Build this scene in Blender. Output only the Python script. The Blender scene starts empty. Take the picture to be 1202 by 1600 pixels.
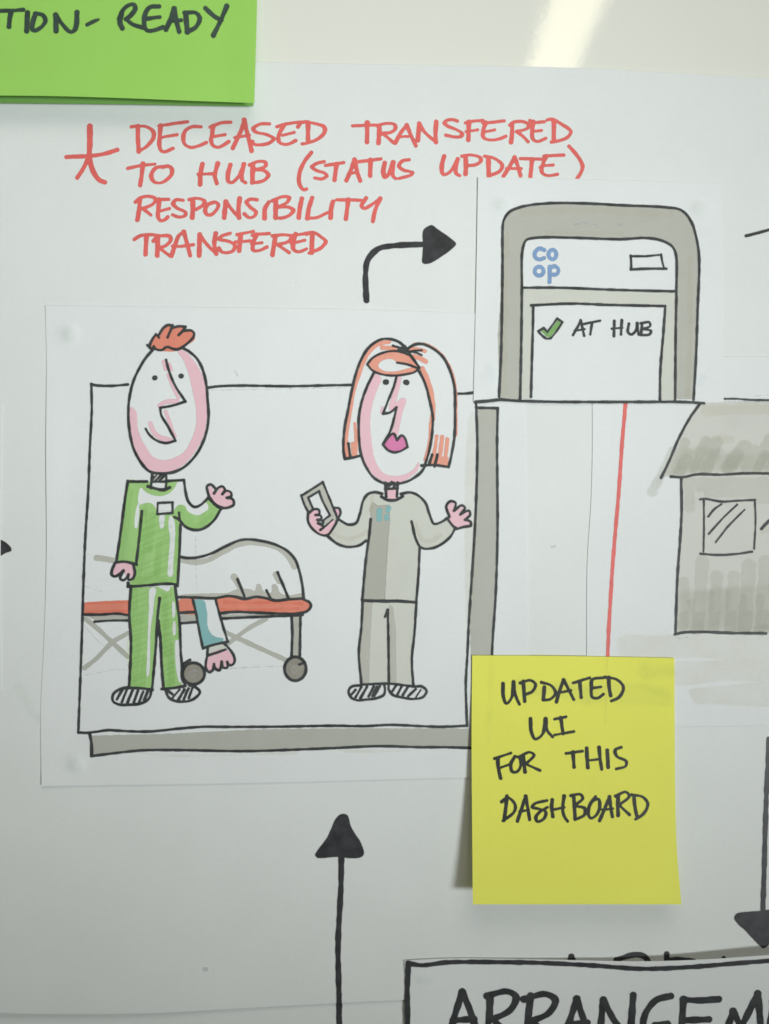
import bpy, math, random
import numpy as np

# ------------------------------------------------------------------ camera, light, exposure
S = 0.00024          # metres on the board for one photograph pixel
D = 0.335            # camera distance from the board (m)
CX, CY = 601.0, 800.0
scene = bpy.context.scene
COL = scene.collection
scene.view_settings.view_transform = 'Standard'
scene.view_settings.look = 'None'
scene.view_settings.exposure = 0.04
scene.view_settings.gamma = 1.0

cam_d = bpy.data.cameras.new('camera')
cam = bpy.data.objects.new('camera', cam_d)
COL.objects.link(cam)
cam.location = (0, -D, 0)
cam.rotation_euler = (math.pi / 2, 0, 0)
cam_d.sensor_fit = 'VERTICAL'
cam_d.sensor_height = 24.0
cam_d.lens = 24.0 * D / (1600 * S)
cam_d.clip_start = 0.01
cam_d.clip_end = 100
cam_d.dof.use_dof = True
cam_d.dof.focus_distance = D * 0.93
cam_d.dof.aperture_fstop = 5.6
scene.camera = cam

world = bpy.data.worlds.new('World')
scene.world = world
world.use_nodes = True
bg = world.node_tree.nodes['Background']
bg.inputs[0].default_value = (1.0, 0.96, 0.84, 1)
bg.inputs[1].default_value = 0.055


def area(name, loc, target, size, size_y, power, col):
    l = bpy.data.lights.new(name, 'AREA')
    l.shape = 'RECTANGLE'; l.size = size; l.size_y = size_y
    l.energy = power; l.color = col
    o = bpy.data.objects.new(name, l); COL.objects.link(o)
    o.location = loc
    from mathutils import Vector
    d = Vector(target) - Vector(loc)
    o.rotation_euler = d.to_track_quat('-Z', 'Y').to_euler()
    return o


area('ceiling_lamp_light', (0.15, -0.72, 1.0), (0, 0, 0.10), 1.0, 0.5, 4.2, (1.0, 0.985, 0.89))


def spot(name, loc, target, radius, cone, power, col):
    l = bpy.data.lights.new(name, 'SPOT')
    l.shadow_soft_size = radius; l.energy = power; l.color = col
    l.spot_size = math.radians(cone); l.spot_blend = 1.0
    o = bpy.data.objects.new(name, l); COL.objects.link(o)
    o.location = loc
    from mathutils import Vector
    o.rotation_euler = (Vector(target) - Vector(loc)).to_track_quat('-Z', 'Y').to_euler()
    return o


spot('added_key_light', (0.90, -1.25, -0.30), (-0.035, 0, 0.094), 0.24, 27.8, 110.0, (0.93, 0.985, 1.0))  # unseen added key light; its soft cone edge imitates shade across the bottom

# ------------------------------------------------------------------ helpers
PI = math.pi


def lin(v):
    v = v / 255.0
    return v / 12.92 if v <= 0.04045 else ((v + 0.055) / 1.055) ** 2.4


PAPER = (0.77, 0.795, 0.79)


def alb(c, ref=(213, 218, 216)):
    """paint colour of an ink seen as c where bare paper is seen as ref"""
    return tuple(min(0.9, max(0.012, lin(c[i]) / lin(ref[i]) * PAPER[i])) for i in range(3))


def P(px, py, h=0.0):
    f = (D - h) / D
    return ((px - CX) * S * f, -h, (CY - py) * S * f)


def wav(x, y, seed, wl):
    r = random.Random(seed)
    v = 0
    for k in range(5):
        a = r.uniform(0, 2 * PI); w = wl * r.uniform(0.6, 1.6); ph = r.uniform(0, 2 * PI)
        v = v + np.sin((x * math.cos(a) + y * math.sin(a)) * 2 * PI / w + ph)
    return v / 5.0


def sstep(a, b, x):
    t = np.clip((x - a) / (b - a), 0, 1)
    return t * t * (3 - 2 * t)


def tag(o, label=None, cat=None, group=None, kind=None):
    if label: o['label'] = label
    if cat: o['category'] = cat
    if group: o['group'] = group
    if kind: o['kind'] = kind
    return o


def link_mesh(name, verts, loops, sizes, mat, parent=None, attr=None, smooth=False):
    me = bpy.data.meshes.new(name)
    verts = np.asarray(verts, dtype=np.float32)
    me.vertices.add(len(verts)); me.vertices.foreach_set('co', verts.ravel())
    me.loops.add(len(loops)); me.loops.foreach_set('vertex_index', np.asarray(loops, dtype=np.int32))
    sizes = np.asarray(sizes, dtype=np.int32)
    starts = np.concatenate(([0], np.cumsum(sizes)[:-1])).astype(np.int32)
    me.polygons.add(len(sizes)); me.polygons.foreach_set('loop_start', starts)
    me.polygons.foreach_set('loop_total', sizes)
    if attr is not None:
        a = me.attributes.new('edge', 'FLOAT', 'POINT')
        a.data.foreach_set('value', np.asarray(attr, dtype=np.float32))
    me.update(calc_edges=True)
    me.validate()
    if smooth:
        me.polygons.foreach_set('use_smooth', [True] * len(me.polygons))
    me.materials.append(mat)
    o = bpy.data.objects.new(name, me); COL.objects.link(o)
    if parent: o.parent = parent
    return o


# ------------------------------------------------------------------ materials
def new_mat(name):
    m = bpy.data.materials.new(name); m.use_nodes = True
    nt = m.node_tree; nt.nodes.clear()
    out = nt.nodes.new('ShaderNodeOutputMaterial')
    b = nt.nodes.new('ShaderNodeBsdfPrincipled')
    nt.links.new(b.outputs[0], out.inputs[0])
    return m, nt, b, out


def noise(nt, scale, detail=3, vec=None, rough=0.55):
    n = nt.nodes.new('ShaderNodeTexNoise')
    n.inputs['Scale'].default_value = scale
    n.inputs['Detail'].default_value = detail
    n.inputs['Roughness'].default_value = rough
    if vec is None:
        tc = nt.nodes.new('ShaderNodeTexCoord'); vec = tc.outputs['Object']
    nt.links.new(vec, n.inputs['Vector'])
    return n


def mapr(nt, src, a, b, c, d, smooth=False):
    m = nt.nodes.new('ShaderNodeMapRange')
    if smooth: m.interpolation_type = 'SMOOTHSTEP'
    for i, v in zip((1, 2, 3, 4), (a, b, c, d)): m.inputs[i].default_value = v
    nt.links.new(src, m.inputs[0])
    return m.outputs[0]


def mixc(nt, fac, c1, c2):
    m = nt.nodes.new('ShaderNodeMix'); m.data_type = 'RGBA'
    nt.links.new(fac, m.inputs['Factor'])
    m.inputs[6].default_value = (*c1, 1); m.inputs[7].default_value = (*c2, 1)
    return m.outputs[2]


def paper_mat(name, col, var=0.03, see=0.0, sheen=0.0, grain=0.5):
    m, nt, b, out = new_mat(name)
    n1 = noise(nt, 24, 4); n2 = noise(nt, 900, 3)
    ad = nt.nodes.new('ShaderNodeMath'); ad.operation = 'ADD'
    nt.links.new(mapr(nt, n1.outputs[0], 0.3, 0.7, 0, 0.6), ad.inputs[0])
    nt.links.new(mapr(nt, n2.outputs[0], 0.3, 0.7, 0, 0.4), ad.inputs[1])
    c1 = tuple(v * (1 - var) for v in col); c2 = tuple(min(1, v * (1 + var)) for v in col)
    nt.links.new(mixc(nt, ad.outputs[0], c1, c2), b.inputs['Base Color'])
    b.inputs['Roughness'].default_value = 0.72
    b.inputs['Specular IOR Level'].default_value = 0.35
    bp = nt.nodes.new('ShaderNodeBump'); bp.inputs['Strength'].default_value = grain
    bp.inputs['Distance'].default_value = 0.00006
    n3 = noise(nt, 1400, 4, rough=0.7)
    nt.links.new(n3.outputs[0], bp.inputs['Height'])
    bp2 = nt.nodes.new('ShaderNodeBump'); bp2.inputs['Strength'].default_value = 0.5
    bp2.inputs['Distance'].default_value = 0.0006
    n4 = noise(nt, 30, 2)
    nt.links.new(n4.outputs[0], bp2.inputs['Height'])
    nt.links.new(bp.outputs[0], bp2.inputs['Normal'])
    nt.links.new(bp2.outputs[0], b.inputs['Normal'])
    if see > 0:
        t = nt.nodes.new('ShaderNodeBsdfTransparent'); mx = nt.nodes.new('ShaderNodeMixShader')
        mx.inputs[0].default_value = see
        nt.links.new(b.outputs[0], mx.inputs[1]); nt.links.new(t.outputs[0], mx.inputs[2])
        nt.links.new(mx.outputs[0], out.inputs[0])
    return m


def ink_mat(name, col, soft=1.0, alpha=1.0, var=0.06, avar=0.0, rough=0.55, streak=None, scale=220, spec=0.3):
    """pen ink: dense inside, thinning out over `soft` photograph pixels at the edge of the stroke"""
    m, nt, b, out = new_mat(name)
    tc = nt.nodes.new('ShaderNodeTexCoord')
    vec = tc.outputs['Object']
    if streak is not None:
        mp = nt.nodes.new('ShaderNodeMapping')
        mp.inputs['Rotation'].default_value = (0, streak, 0)
        mp.inputs['Scale'].default_value = (1, 1, 0.14)
        nt.links.new(vec, mp.inputs['Vector']); vec = mp.outputs[0]
    n1 = noise(nt, scale, 4, vec)
    n2 = noise(nt, 1500, 3)
    f = mapr(nt, n1.outputs[0], 0.36, 0.64, 0, 1)
    nt.links.new(mixc(nt, f, tuple(v * (1 - var) for v in col), tuple(min(1, v * (1 + var)) for v in col)),
                 b.inputs['Base Color'])
    b.inputs['Roughness'].default_value = rough
    b.inputs['Specular IOR Level'].default_value = spec
    at = nt.nodes.new('ShaderNodeAttribute'); at.attribute_name = 'edge'
    e = mapr(nt, at.outputs['Fac'], 0, soft, 0, 1, True)
    a2 = mapr(nt, n1.outputs[0], 0.3, 0.7, alpha * (1 + avar), alpha * (1 - avar))
    a3 = mapr(nt, n2.outputs[0], 0.3, 0.75, 1.0, 1 - avar * 0.7)
    m1 = nt.nodes.new('ShaderNodeMath'); m1.operation = 'MULTIPLY'
    nt.links.new(e, m1.inputs[0]); nt.links.new(a2, m1.inputs[1])
    m2 = nt.nodes.new('ShaderNodeMath'); m2.operation = 'MULTIPLY'; m2.use_clamp = True
    nt.links.new(m1.outputs[0], m2.inputs[0]); nt.links.new(a3, m2.inputs[1])
    t = nt.nodes.new('ShaderNodeBsdfTransparent'); mx = nt.nodes.new('ShaderNodeMixShader')
    nt.links.new(m2.outputs[0], mx.inputs[0])
    nt.links.new(t.outputs[0], mx.inputs[1]); nt.links.new(b.outputs[0], mx.inputs[2])
    nt.links.new(mx.outputs[0], out.inputs[0])
    return m


def tint(name, seen, ref=(213, 218, 216), base=PAPER, soft=3, avar=0.3, scale=120, streak=None, d=0.8):
    """thin wash: what shows through it is dimmed twice, so cover and colour are solved together"""
    t = [lin(seen[i]) / lin(ref[i]) for i in range(3)]
    tm = max(0.66, sum(t) / 3)
    a = ((2 - d) - math.sqrt((2 - d)**2 - 4 * (1 - tm))) / 2
    c = tuple(min(0.95, max(0.01, (t[i] - (1 - a)**2) / a * base[i])) for i in range(3))
    return ink_mat(name, c, soft, a, 0.03, avar, scale=scale, streak=streak)


MP = paper_mat('white_paper', PAPER)
MPB = paper_mat('chart_paper', (0.76, 0.785, 0.765))
MGREEN = paper_mat('green_note_paper', alb((147, 202, 90), (213, 220, 210)), 0.025)
MGREENSHADE = paper_mat('green_shade_band', alb((112, 160, 78), (213, 220, 210)), 0.025)  # shade of the green note put into a darker green
MYEL = paper_mat('yellow_note_paper', alb((221, 225, 93), (205, 210, 205)), 0.03, see=0.09)

GRNALB = alb((147, 188, 118), (208, 214, 210))
BLACK = ink_mat('black_pen', (0.051, 0.056, 0.056), 1.6, 1.0, 0.25, 0.03, 0.5)
BLACKB = ink_mat('black_marker', (0.043, 0.044, 0.047), 1.6, 1.0, 0.25, 0.0, 0.45)
BLKG = ink_mat('black_marker_on_green', (0.040, 0.070, 0.056), 1.8, 1.0, 0.2, 0.03, 0.5)
BLKY = ink_mat('black_marker_on_yellow', (0.034, 0.038, 0.032), 1.4, 1.0, 0.25, 0.03, 0.5)
RED = ink_mat('red_marker', alb((211, 99, 93)), 0.8, 1.0, 0.07, 0.03, 0.5, scale=160)
REDL = ink_mat('red_line_marker', alb((213, 106, 101)), 0.8, 1.0, 0.06, 0.02, 0.5)
BLUE = ink_mat('blue_marker', alb((120, 150, 186)), 0.8, 1.0, 0.08, 0.04, 0.6)
GRN = ink_mat('green_marker', alb((147, 188, 118), (208, 214, 210)), 0.8, 1.0, 0.07, 0.02, streak=0.8, scale=260)
GRND = tint('green_marker_second_coat', (138, 179, 109), (147, 188, 118), GRNALB, 2.5, 0.5, streak=0.6)
PINK = ink_mat('pink_marker', alb((220, 182, 190)), 0.8, 1.0, 0.02, 0.02)
ORG = ink_mat('orange_marker', alb((210, 131, 110)), 0.8, 1.0, 0.05, 0.02, streak=1.57)
ORGS = ink_mat('orange_marker_thin', alb((218, 152, 132)), 0.8, 1.0, 0.05, 0.03)
ORGD = tint('orange_marker_second_coat', (199, 116, 95), (210, 131, 110), alb((210, 131, 110)), 2.5, 0.6, streak=1.4)
MAG = ink_mat('magenta_marker', alb((203, 122, 163)), 0.8, 1.0, 0.05, 0.02)
TEAL = ink_mat('teal_marker', alb((124, 171, 170), (208, 214, 211)), 0.8, 1.0, 0.04, 0.02)
GREY = ink_mat('warm_grey_marker', alb((172, 174, 164)), 0.8, 1.0, 0.03, 0.02, scale=90)
GREYD = ink_mat('dark_grey_marker', alb((140, 138, 127), (208, 214, 211)), 0.8, 1.0, 0.09, 0.02)
GREYM = ink_mat('mid_grey_marker', alb((178, 179, 169)), 0.8, 1.0, 0.04, 0.03)
GREYL = ink_mat('light_grey_marker', alb((196, 199, 189), (214, 219, 217)), 0.8, 1.0, 0.025, 0.02, scale=90)
WASH = tint('grey_wash', (197, 200, 195), soft=3.5, avar=0.3)
WASHF = tint('faint_grey_wash', (199, 202, 197), soft=5, avar=0.3, scale=80)
PENCIL = tint('pencil', (178, 183, 182), soft=1.2, avar=0.5, scale=600)
PUTTY = tint('putty_grease', (203, 209, 206), soft=13, avar=0.3)
SMUDGE = tint('graphite_smudge', (194, 200, 92), (205, 210, 92), alb((218, 222, 92), (205, 210, 205)), 14, 0.7, 140)


def pwash(name, c, a, soft=4):
    return tint(name, c, soft=soft, avar=0.25)


# ------------------------------------------------------------------ tracing tools (board millimetres written as photo pixels)
def parse(txt, v):
    """'x,y x,y / x,y ; x,y' -> splines; '/' is a sharp corner, ';' lifts the pen; 'w7:' sets the width"""
    x0, y0, sc = v
    out = []
    for st in txt.split(';'):
        st = st.strip()
        if not st: continue
        w = None
        if st[0] == 'w':
            a, st = st.split(':'); w = float(a[1:])
        last = None
        for seg in st.split('/'):
            pts = [tuple(float(t) for t in p.split(',')) for p in seg.split()]
            pts = [(x0 + a / sc, y0 + b / sc) for a, b in pts]
            if last: pts = [last] + pts
            if pts:
                out.append((pts, w)); last = pts[-1]
    return out


def catmull(pts, step=1.6, closed=False):
    p = np.array(pts, float)
    if len(p) == 1: return p
    if len(p) == 2:
        n = max(2, int(np.hypot(*(p[1] - p[0])) / step))
        t = np.linspace(0, 1, n + 1)[:, None]
        return p[0] * (1 - t) + p[1] * t
    if closed: q = np.vstack([p[-1], p, p[0], p[1]])
    else: q = np.vstack([2 * p[0] - p[1], p, 2 * p[-1] - p[-2]])
    out = []
    for i in range(1, len(q) - 2):
        a, b, c, d = q[i - 1], q[i], q[i + 1], q[i + 2]
        # centripetal parametrisation keeps the curve tight at uneven spacing
        t1 = max(1e-6, np.hypot(*(b - a)) ** 0.5); t2 = max(1e-6, np.hypot(*(c - b)) ** 0.5); t3 = max(1e-6, np.hypot(*(d - c)) ** 0.5)
        m1 = (b - a) / t1 - (c - a) / (t1 + t2) + (c - b) / t2
        m2 = (c - b) / t2 - (d - b) / (t2 + t3) + (d - c) / t3
        m1 = m1 * t2; m2 = m2 * t2
        n = max(2, int(np.hypot(*(c - b)) / step))
        t = np.linspace(0, 1, n, endpoint=False)[:, None]
        out.append((2 * t**3 - 3 * t**2 + 1) * b + (t**3 - 2 * t**2 + t) * m1 + (-2 * t**3 + 3 * t**2) * c + (t**3 - t**2) * m2)
    if not closed: out.append(q[-2][None])
    return np.vstack(out)


def lines(txt, v, w=4.5, chisel=0.0, taper=0.0):
    """pen strokes -> list of (points, radii); chisel>0 makes level strokes thinner than upright ones"""
    res = []
    for k, (pts, ww) in enumerate(parse(txt, v)):
        p = catmull(pts)
        r = np.full(len(p), (ww or w) / 2.0)
        if len(p) > 1:
            d = np.gradient(p, axis=0)
            ang = np.arctan2(d[:, 1], d[:, 0])
            if chisel > 0:
                r = r * (1 - chisel * np.abs(np.cos(ang)))
            s = np.arange(len(p)) * 1.6
            r = r * (1 + 0.07 * np.sin(s / 9.0 + k * 2.1) + 0.05 * np.sin(s / 3.7 + k))
            if taper > 0:
                t = np.linspace(0, 1, len(p)); r = r * (1 - taper * t**3)
            n = len(p)
            if n > 6:  # the nib rests a moment at each end
                r[0] *= 1.08; r[-1] *= 1.05
        res.append((p, r))
    return res


def polys(txt, v, smooth=True):
    res = []
    for pts, _ in parse(txt.replace('/', ' '), v):
        res.append(catmull(pts, 3.0, True) if smooth else np.array(pts))
    return res


def poly_sdf(X, Y, poly):
    inside = np.zeros(X.shape, bool); dist = np.full(X.shape, 1e9)
    n = len(poly)
    for i in range(n):
        ax, ay = poly[i]; bx, by = poly[(i + 1) % n]
        c = (ay > Y) != (by > Y)
        with np.errstate(divide='ignore', invalid='ignore'):
            xi = (bx - ax) * (Y - ay) / (by - ay + 1e-12) + ax
        inside ^= c & (X < xi)
        dx, dy = bx - ax, by - ay
        L = dx * dx + dy * dy
        if L < 1e-9: continue
        t = np.clip(((X - ax) * dx + (Y - ay) * dy) / L, 0, 1)
        dist = np.minimum(dist, (X - ax - t * dx)**2 + (Y - ay - t * dy)**2)
    dist = np.sqrt(dist)
    return np.where(inside, dist, -dist)


TABLE = {  # corners a(0,0) b(1,0) c(1,1) d(0,1); edge points e=ab f=bc g=cd h=da
    1: ['aeh'], 2: ['bfe'], 3: ['abfh'], 4: ['cgf'], 5: ['aeh', 'cgf'], 6: ['bcge'], 7: ['abcgh'],
    8: ['dhg'], 9: ['aegd'], 10: ['bfe', 'dhg'], 11: ['abfgd'], 12: ['cdhf'], 13: ['aefcd'], 14: ['bcdhe'], 15: ['abcd']}
USED = 0
LEVEL = {}


def ink(name, sheet, mat, strokes=(), fills=(), holes=(), parent=None, level=None, g=1.0, wob=0.35, grow=0.55, label=None, clip=()):
    """one piece of drawing as one thin film of ink lying on the sheet's own surface"""
    hf = sheet['h']
    P_ = [p for p, r in strokes] + list(fills)
    allp = np.vstack(P_)
    pad = max([r.max() for p, r in strokes] + [0]) + 4
    x0, y0 = allp.min(0) - pad; x1, y1 = allp.max(0) + pad
    xs = np.arange(x0, x1 + g, g); ys = np.arange(y0, y1 + g, g)
    X, Y = np.meshgrid(xs, ys)
    F = np.full(X.shape, -1e3)
    for poly in fills:
        F = np.maximum(F, poly_sdf(X, Y, poly))
    for hpoly in holes:
        F = np.minimum(F, -poly_sdf(X, Y, hpoly))
    for p, r in strokes:
        if len(p) == 1: p = np.vstack([p, p + 0.01]); r = np.array([r[0], r[0]])
        for i in range(len(p) - 1):
            ax, ay = p[i]; bx, by = p[i + 1]; R = max(r[i], r[i + 1]) + 3
            i0 = max(0, int((min(ax, bx) - R - x0) / g)); i1 = int((max(ax, bx) + R - x0) / g) + 2
            j0 = max(0, int((min(ay, by) - R - y0) / g)); j1 = int((max(ay, by) + R - y0) / g) + 2
            xx = X[j0:j1, i0:i1]; yy = Y[j0:j1, i0:i1]
            dx, dy = bx - ax, by - ay; L = dx * dx + dy * dy + 1e-9
            t = np.clip(((xx - ax) * dx + (yy - ay) * dy) / L, 0, 1)
            dd = (r[i] * (1 - t) + r[i + 1] * t) - np.hypot(xx - ax - t * dx, yy - ay - t * dy)
            F[j0:j1, i0:i1] = np.maximum(F[j0:j1, i0:i1], dd)
    if len(clip):
        C = np.full(X.shape, -1e3)
        for poly in clip: C = np.maximum(C, poly_sdf(X, Y, poly))
        F = np.minimum(F, C)
    F = F + grow + wob * (wav(X, Y, 3, 13) * 0.9 + wav(X, Y, 5, 5) * 0.6)
    inn = F > 0
    ny, nx = F.shape
    # vertices: grid points, then crossings on level edges, then on upright edges
    H = inn[:, :-1] != inn[:, 1:]; V = inn[:-1] != inn[1:]
    vid = -np.ones(F.shape, int); cnt = int(inn.sum()); vid[inn] = np.arange(cnt)
    hid = -np.ones(H.shape, int); hid[H] = cnt + np.arange(int(H.sum())); cnt += int(H.sum())
    vvd = -np.ones(V.shape, int); vvd[V] = cnt + np.arange(int(V.sum()))
    th = (F[:, :-1] / (F[:, :-1] - F[:, 1:] + 1e-12))[H]
    tv = (F[:-1] / (F[:-1] - F[1:] + 1e-12))[V]
    vx = np.concatenate([X[inn], X[:, :-1][H] + g * th, X[:-1][V]])
    vy = np.concatenate([Y[inn], Y[:, :-1][H], Y[:-1][V] + g * tv])
    ed = np.concatenate([F[inn], np.zeros(len(th) + len(tv))])
    code = inn[:-1, :-1] * 1 + inn[:-1, 1:] * 2 + inn[1:, 1:] * 4 + inn[1:, :-1] * 8
    ids = {'a': vid[:-1, :-1], 'b': vid[:-1, 1:], 'c': vid[1:, 1:], 'd': vid[1:, :-1],
           'e': hid[:-1], 'f': vvd[:, 1:], 'g': hid[1:], 'h': vvd[:, :-1]}
    loops = []; sizes = []
    for c, ps in TABLE.items():
        m = code == c
        if not m.any(): continue
        for s in ps:
            arr = np.stack([ids[ch][m] for ch in s], 1)
            loops.append(arr.ravel()); sizes.append(np.full(len(arr), len(s)))
    if level is None: level = 1
    LEVEL[sheet['name']] = LEVEL.get(sheet['name'], 0) + 1
    off = 0.00002 + level * 0.000006 + LEVEL[sheet['name']] * 0.0000003
    h = hf(vx, vy) + off
    f = (D - h) / D
    verts = np.stack([(vx - CX) * S * f, -h, (CY - vy) * S * f], 1)
    o = link_mesh(name, verts, np.concatenate(loops), np.concatenate(sizes), mat, parent or sheet['obj'], ed, True)
    if label: o['label'] = label
    if name.endswith(('_wash', '_streaks', '_hatching', 'overspill', 'pencil_line', 'speck', 'smudge', '_details', '_shading')):
        o['kind'] = 'stuff'   # overlapping touches nobody could count
    return o


def sheet(name, hf, top, right, bottom, left, mat, nx, ny, label, cat, thick=0.00009, group=None):
    """paper with an outline of four edge curves (photo pixels, running left-right / top-bottom) and real thickness"""
    def par(pts, n):   # even steps, with one narrow row along each cut edge
        L = abs(pts[-1][0] - pts[0][0]) + abs(pts[-1][1] - pts[0][1])
        t = np.linspace(0, 1, n); t[1] = 1.0 / L; t[-2] = 1 - 1.0 / L
        return t
    pu = par(top, nx + 1); pv = par(left, ny + 1)

    def resample(pts, n):
        p = catmull(pts, 4.0)
        d = np.concatenate([[0], np.cumsum(np.hypot(*np.diff(p, axis=0).T))]); t = (pu if pts is top or pts is bottom else pv) * d[-1]
        return np.stack([np.interp(t, d, p[:, 0]), np.interp(t, d, p[:, 1])], 1)
    T = resample(top, nx + 1); B = resample(bottom, nx + 1); L = resample(left, ny + 1); R = resample(right, ny + 1)
    u = pu[None, :, None]; v = pv[:, None, None]
    G = (1 - v) * T[None] + v * B[None] + (1 - u) * L[:, None] + u * R[:, None] \
        - ((1 - u) * (1 - v) * T[0] + u * (1 - v) * T[-1] + (1 - u) * v * B[0] + u * v * B[-1])
    gx, gy = G[..., 0], G[..., 1]
    h = hf(gx, gy)
    def co(h, k):
        f = (D - h) / D
        return np.stack([(gx - CX) * S * f, -(h - k), (CY - gy) * S * f], -1).reshape(-1, 3)
    V = np.vstack([co(h, 0), co(h, thick)])
    n = (nx + 1) * (ny + 1); idx = np.arange(n).reshape(ny + 1, nx + 1)
    a, b, c, d = idx[:-1, :-1], idx[:-1, 1:], idx[1:, 1:], idx[1:, :-1]
    front = np.stack([a, d, c, b], -1).reshape(-1, 4)
    back = np.stack([a, b, c, d], -1).reshape(-1, 4) + n
    ring = np.concatenate([idx[0, :-1], idx[:-1, -1], idx[-1, :0:-1], idx[:0:-1, 0]])
    nxt = np.roll(ring, -1)
    side = np.stack([ring, nxt, nxt + n, ring + n], -1)
    # the upper cut edge stays rounded; the other three are sharp: they get corner vertices of their own
    ntop = nx
    V = np.vstack([V, V[:n]])
    side[ntop:, 0] += 2 * n; side[ntop:, 1] += 2 * n
    loops = np.concatenate([front.ravel(), back.ravel(), side.ravel()])
    sizes = np.full(len(loops) // 4, 4)
    o = link_mesh(name, V, loops, sizes, mat, None, None, True)
    me = o.data
    me.polygons.foreach_set('use_smooth', [True] * (2 * len(front)) + [False] * len(side))
    tag(o, label, cat, group)
    return {'h': hf, 'obj': o, 'name': o.name}


def box(name, x0, x1, y0, y1, z0, z1, mat, parent=None, bev=0.0):
    v = [(x, y, z) for x in (x0, x1) for y in (y0, y1) for z in (z0, z1)]
    f = [(0, 1, 3, 2), (4, 6, 7, 5), (0, 4, 5, 1), (2, 3, 7, 6), (0, 2, 6, 4), (1, 5, 7, 3)]
    me = bpy.data.meshes.new(name); me.from_pydata(v, [], f); me.materials.append(mat)
    if bev:
        import bmesh
        bm = bmesh.new(); bm.from_mesh(me)
        bmesh.ops.bevel(bm, geom=bm.edges[:], offset=bev, segments=2, affect='EDGES')
        bm.to_mesh(me); bm.free()
    o = bpy.data.objects.new(name, me); COL.objects.link(o)
    if parent: o.parent = parent
    return o


# ------------------------------------------------------------------ heights of the papers above the board (m)
def bumps(x, y, pts, amp=0.0005, rad=16):
    v = 0
    for bx, by in pts:
        v = v + amp * np.exp(-((x - bx)**2 + (y - by)**2) / rad**2)
    return v


def h_low(x, y): return 0.0005 + 0.0001 * wav(x, y, 11, 500)


def h_big(x, y):
    return (0.0012 + 0.00045 * (1 + wav(x, y, 21, 620)) + 0.0009 * sstep(150, 96, y) * (0.5 + 0.5 * wav(x, y * 0, 9, 900))
            + 0.0009 * sstep(1480, 1590, y) * sstep(500, 100, x))


def h_dash(x, y):
    return (h_big(x, y) + 0.00014 + 0.00005 * (1 + wav(x, y, 31, 330)) + 0.00055 * sstep(120, 60, x) * (0.6 + 0.4 * np.sin(y / 95.0))
            + 0.00022 * sstep(500, 478, y) + 0.0004 * sstep(1190, 1230, y)
            + bumps(x, y, [(108, 520), (118, 1193)], 0.0006, 13))


def h_house(x, y):
    return h_big(x, y) + 0.00014 + 0.00004 * (1 + wav(x, y, 41, 300)) + 0.00008 * sstep(960, 916, x) * sstep(600, 700, y) + 0.00006 * sstep(580, 556, y) + 0.00012 * sstep(1105, 1136, y)


def h_phone(x, y):
    return (h_big(x, y) + 0.00040 + 0.00004 * (1 + wav(x, y, 51, 260)) + 0.00006 * sstep(765, 738, x) + 0.0001 * sstep(300, 275, y)
            + bumps(x, y, [(783, 320), (1094, 326), (768, 590)], 0.00035, 13) - 0.0001 * sstep(980, 1128, x))


def h_left(x, y): return h_big(x, y) + 0.00025 + 0 * x


def h_title(x, y):
    return h_big(x, y) + 0.0003 + 0.0044 * sstep(1760, 1496, y) * sstep(700, 1260, x) ** 1.3 + 0.0003 * sstep(1530, 1496, y) + bumps(x, y, [(664, 1531)], 0.00025, 14)


def h_under(x, y): return h_big(x, y) + 0.0006 + 0.0016 * sstep(40, 170, y)


def h_green(x, y): return h_big(x, y) + 0.0015 + 0.0062 * sstep(-40, 175, y) ** 1.5 + 0.0004 * sstep(340, 400, x)


def h_yel(x, y):
    t = np.clip((y - 1050) / 362.0, 0, 1.1)
    s = np.clip((x - 738) / 320.0, 0, 1)
    return h_big(x, y) + 0.0007 + (0.0085 - 0.0015 * s) * t ** 1.7 + 0.0002 * wav(x, y, 61, 170) * t


# ------------------------------------------------------------------ the whiteboard
mb, nt, b, out = new_mat('whiteboard_enamel')
b.inputs['Base Color'].default_value = (0.80, 0.805, 0.73, 1)
b.inputs['Roughness'].default_value = 0.04
b.inputs['Specular IOR Level'].default_value = 0.5
bp = nt.nodes.new('ShaderNodeBump'); bp.inputs['Strength'].default_value = 1.0
bp.inputs['Distance'].default_value = 0.000018
nn = noise(nt, 260, 5, rough=0.6)
nt.links.new(nn.outputs[0], bp.inputs['Height']); nt.links.new(bp.outputs[0], b.inputs['Normal'])
mal, nt, b, out = new_mat('brushed_aluminium')
b.inputs['Base Color'].default_value = (0.6, 0.61, 0.62, 1); b.inputs['Metallic'].default_value = 1
nn = noise(nt, 300, 3); nt.links.new(mapr(nt, nn.outputs[0], 0.3, 0.7, 0.28, 0.4), b.inputs['Roughness'])
wb = box('whiteboard', -0.9, 0.9, 0, 0.012, -0.6, 0.6, mb)
tag(wb, 'glossy white enamel board behind all the papers, showing a lamp reflection at the top', 'whiteboard')
for (a, b_, c, d) in ((-0.92, 0.92, 0.6, 0.62), (-0.92, 0.92, -0.62, -0.6), (-0.92, -0.9, -0.6, 0.6), (0.9, 0.92, -0.6, 0.6)):
    box('frame_rail', a, b_, -0.006, 0.014, c, d, mal, wb, 0.002)

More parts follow.
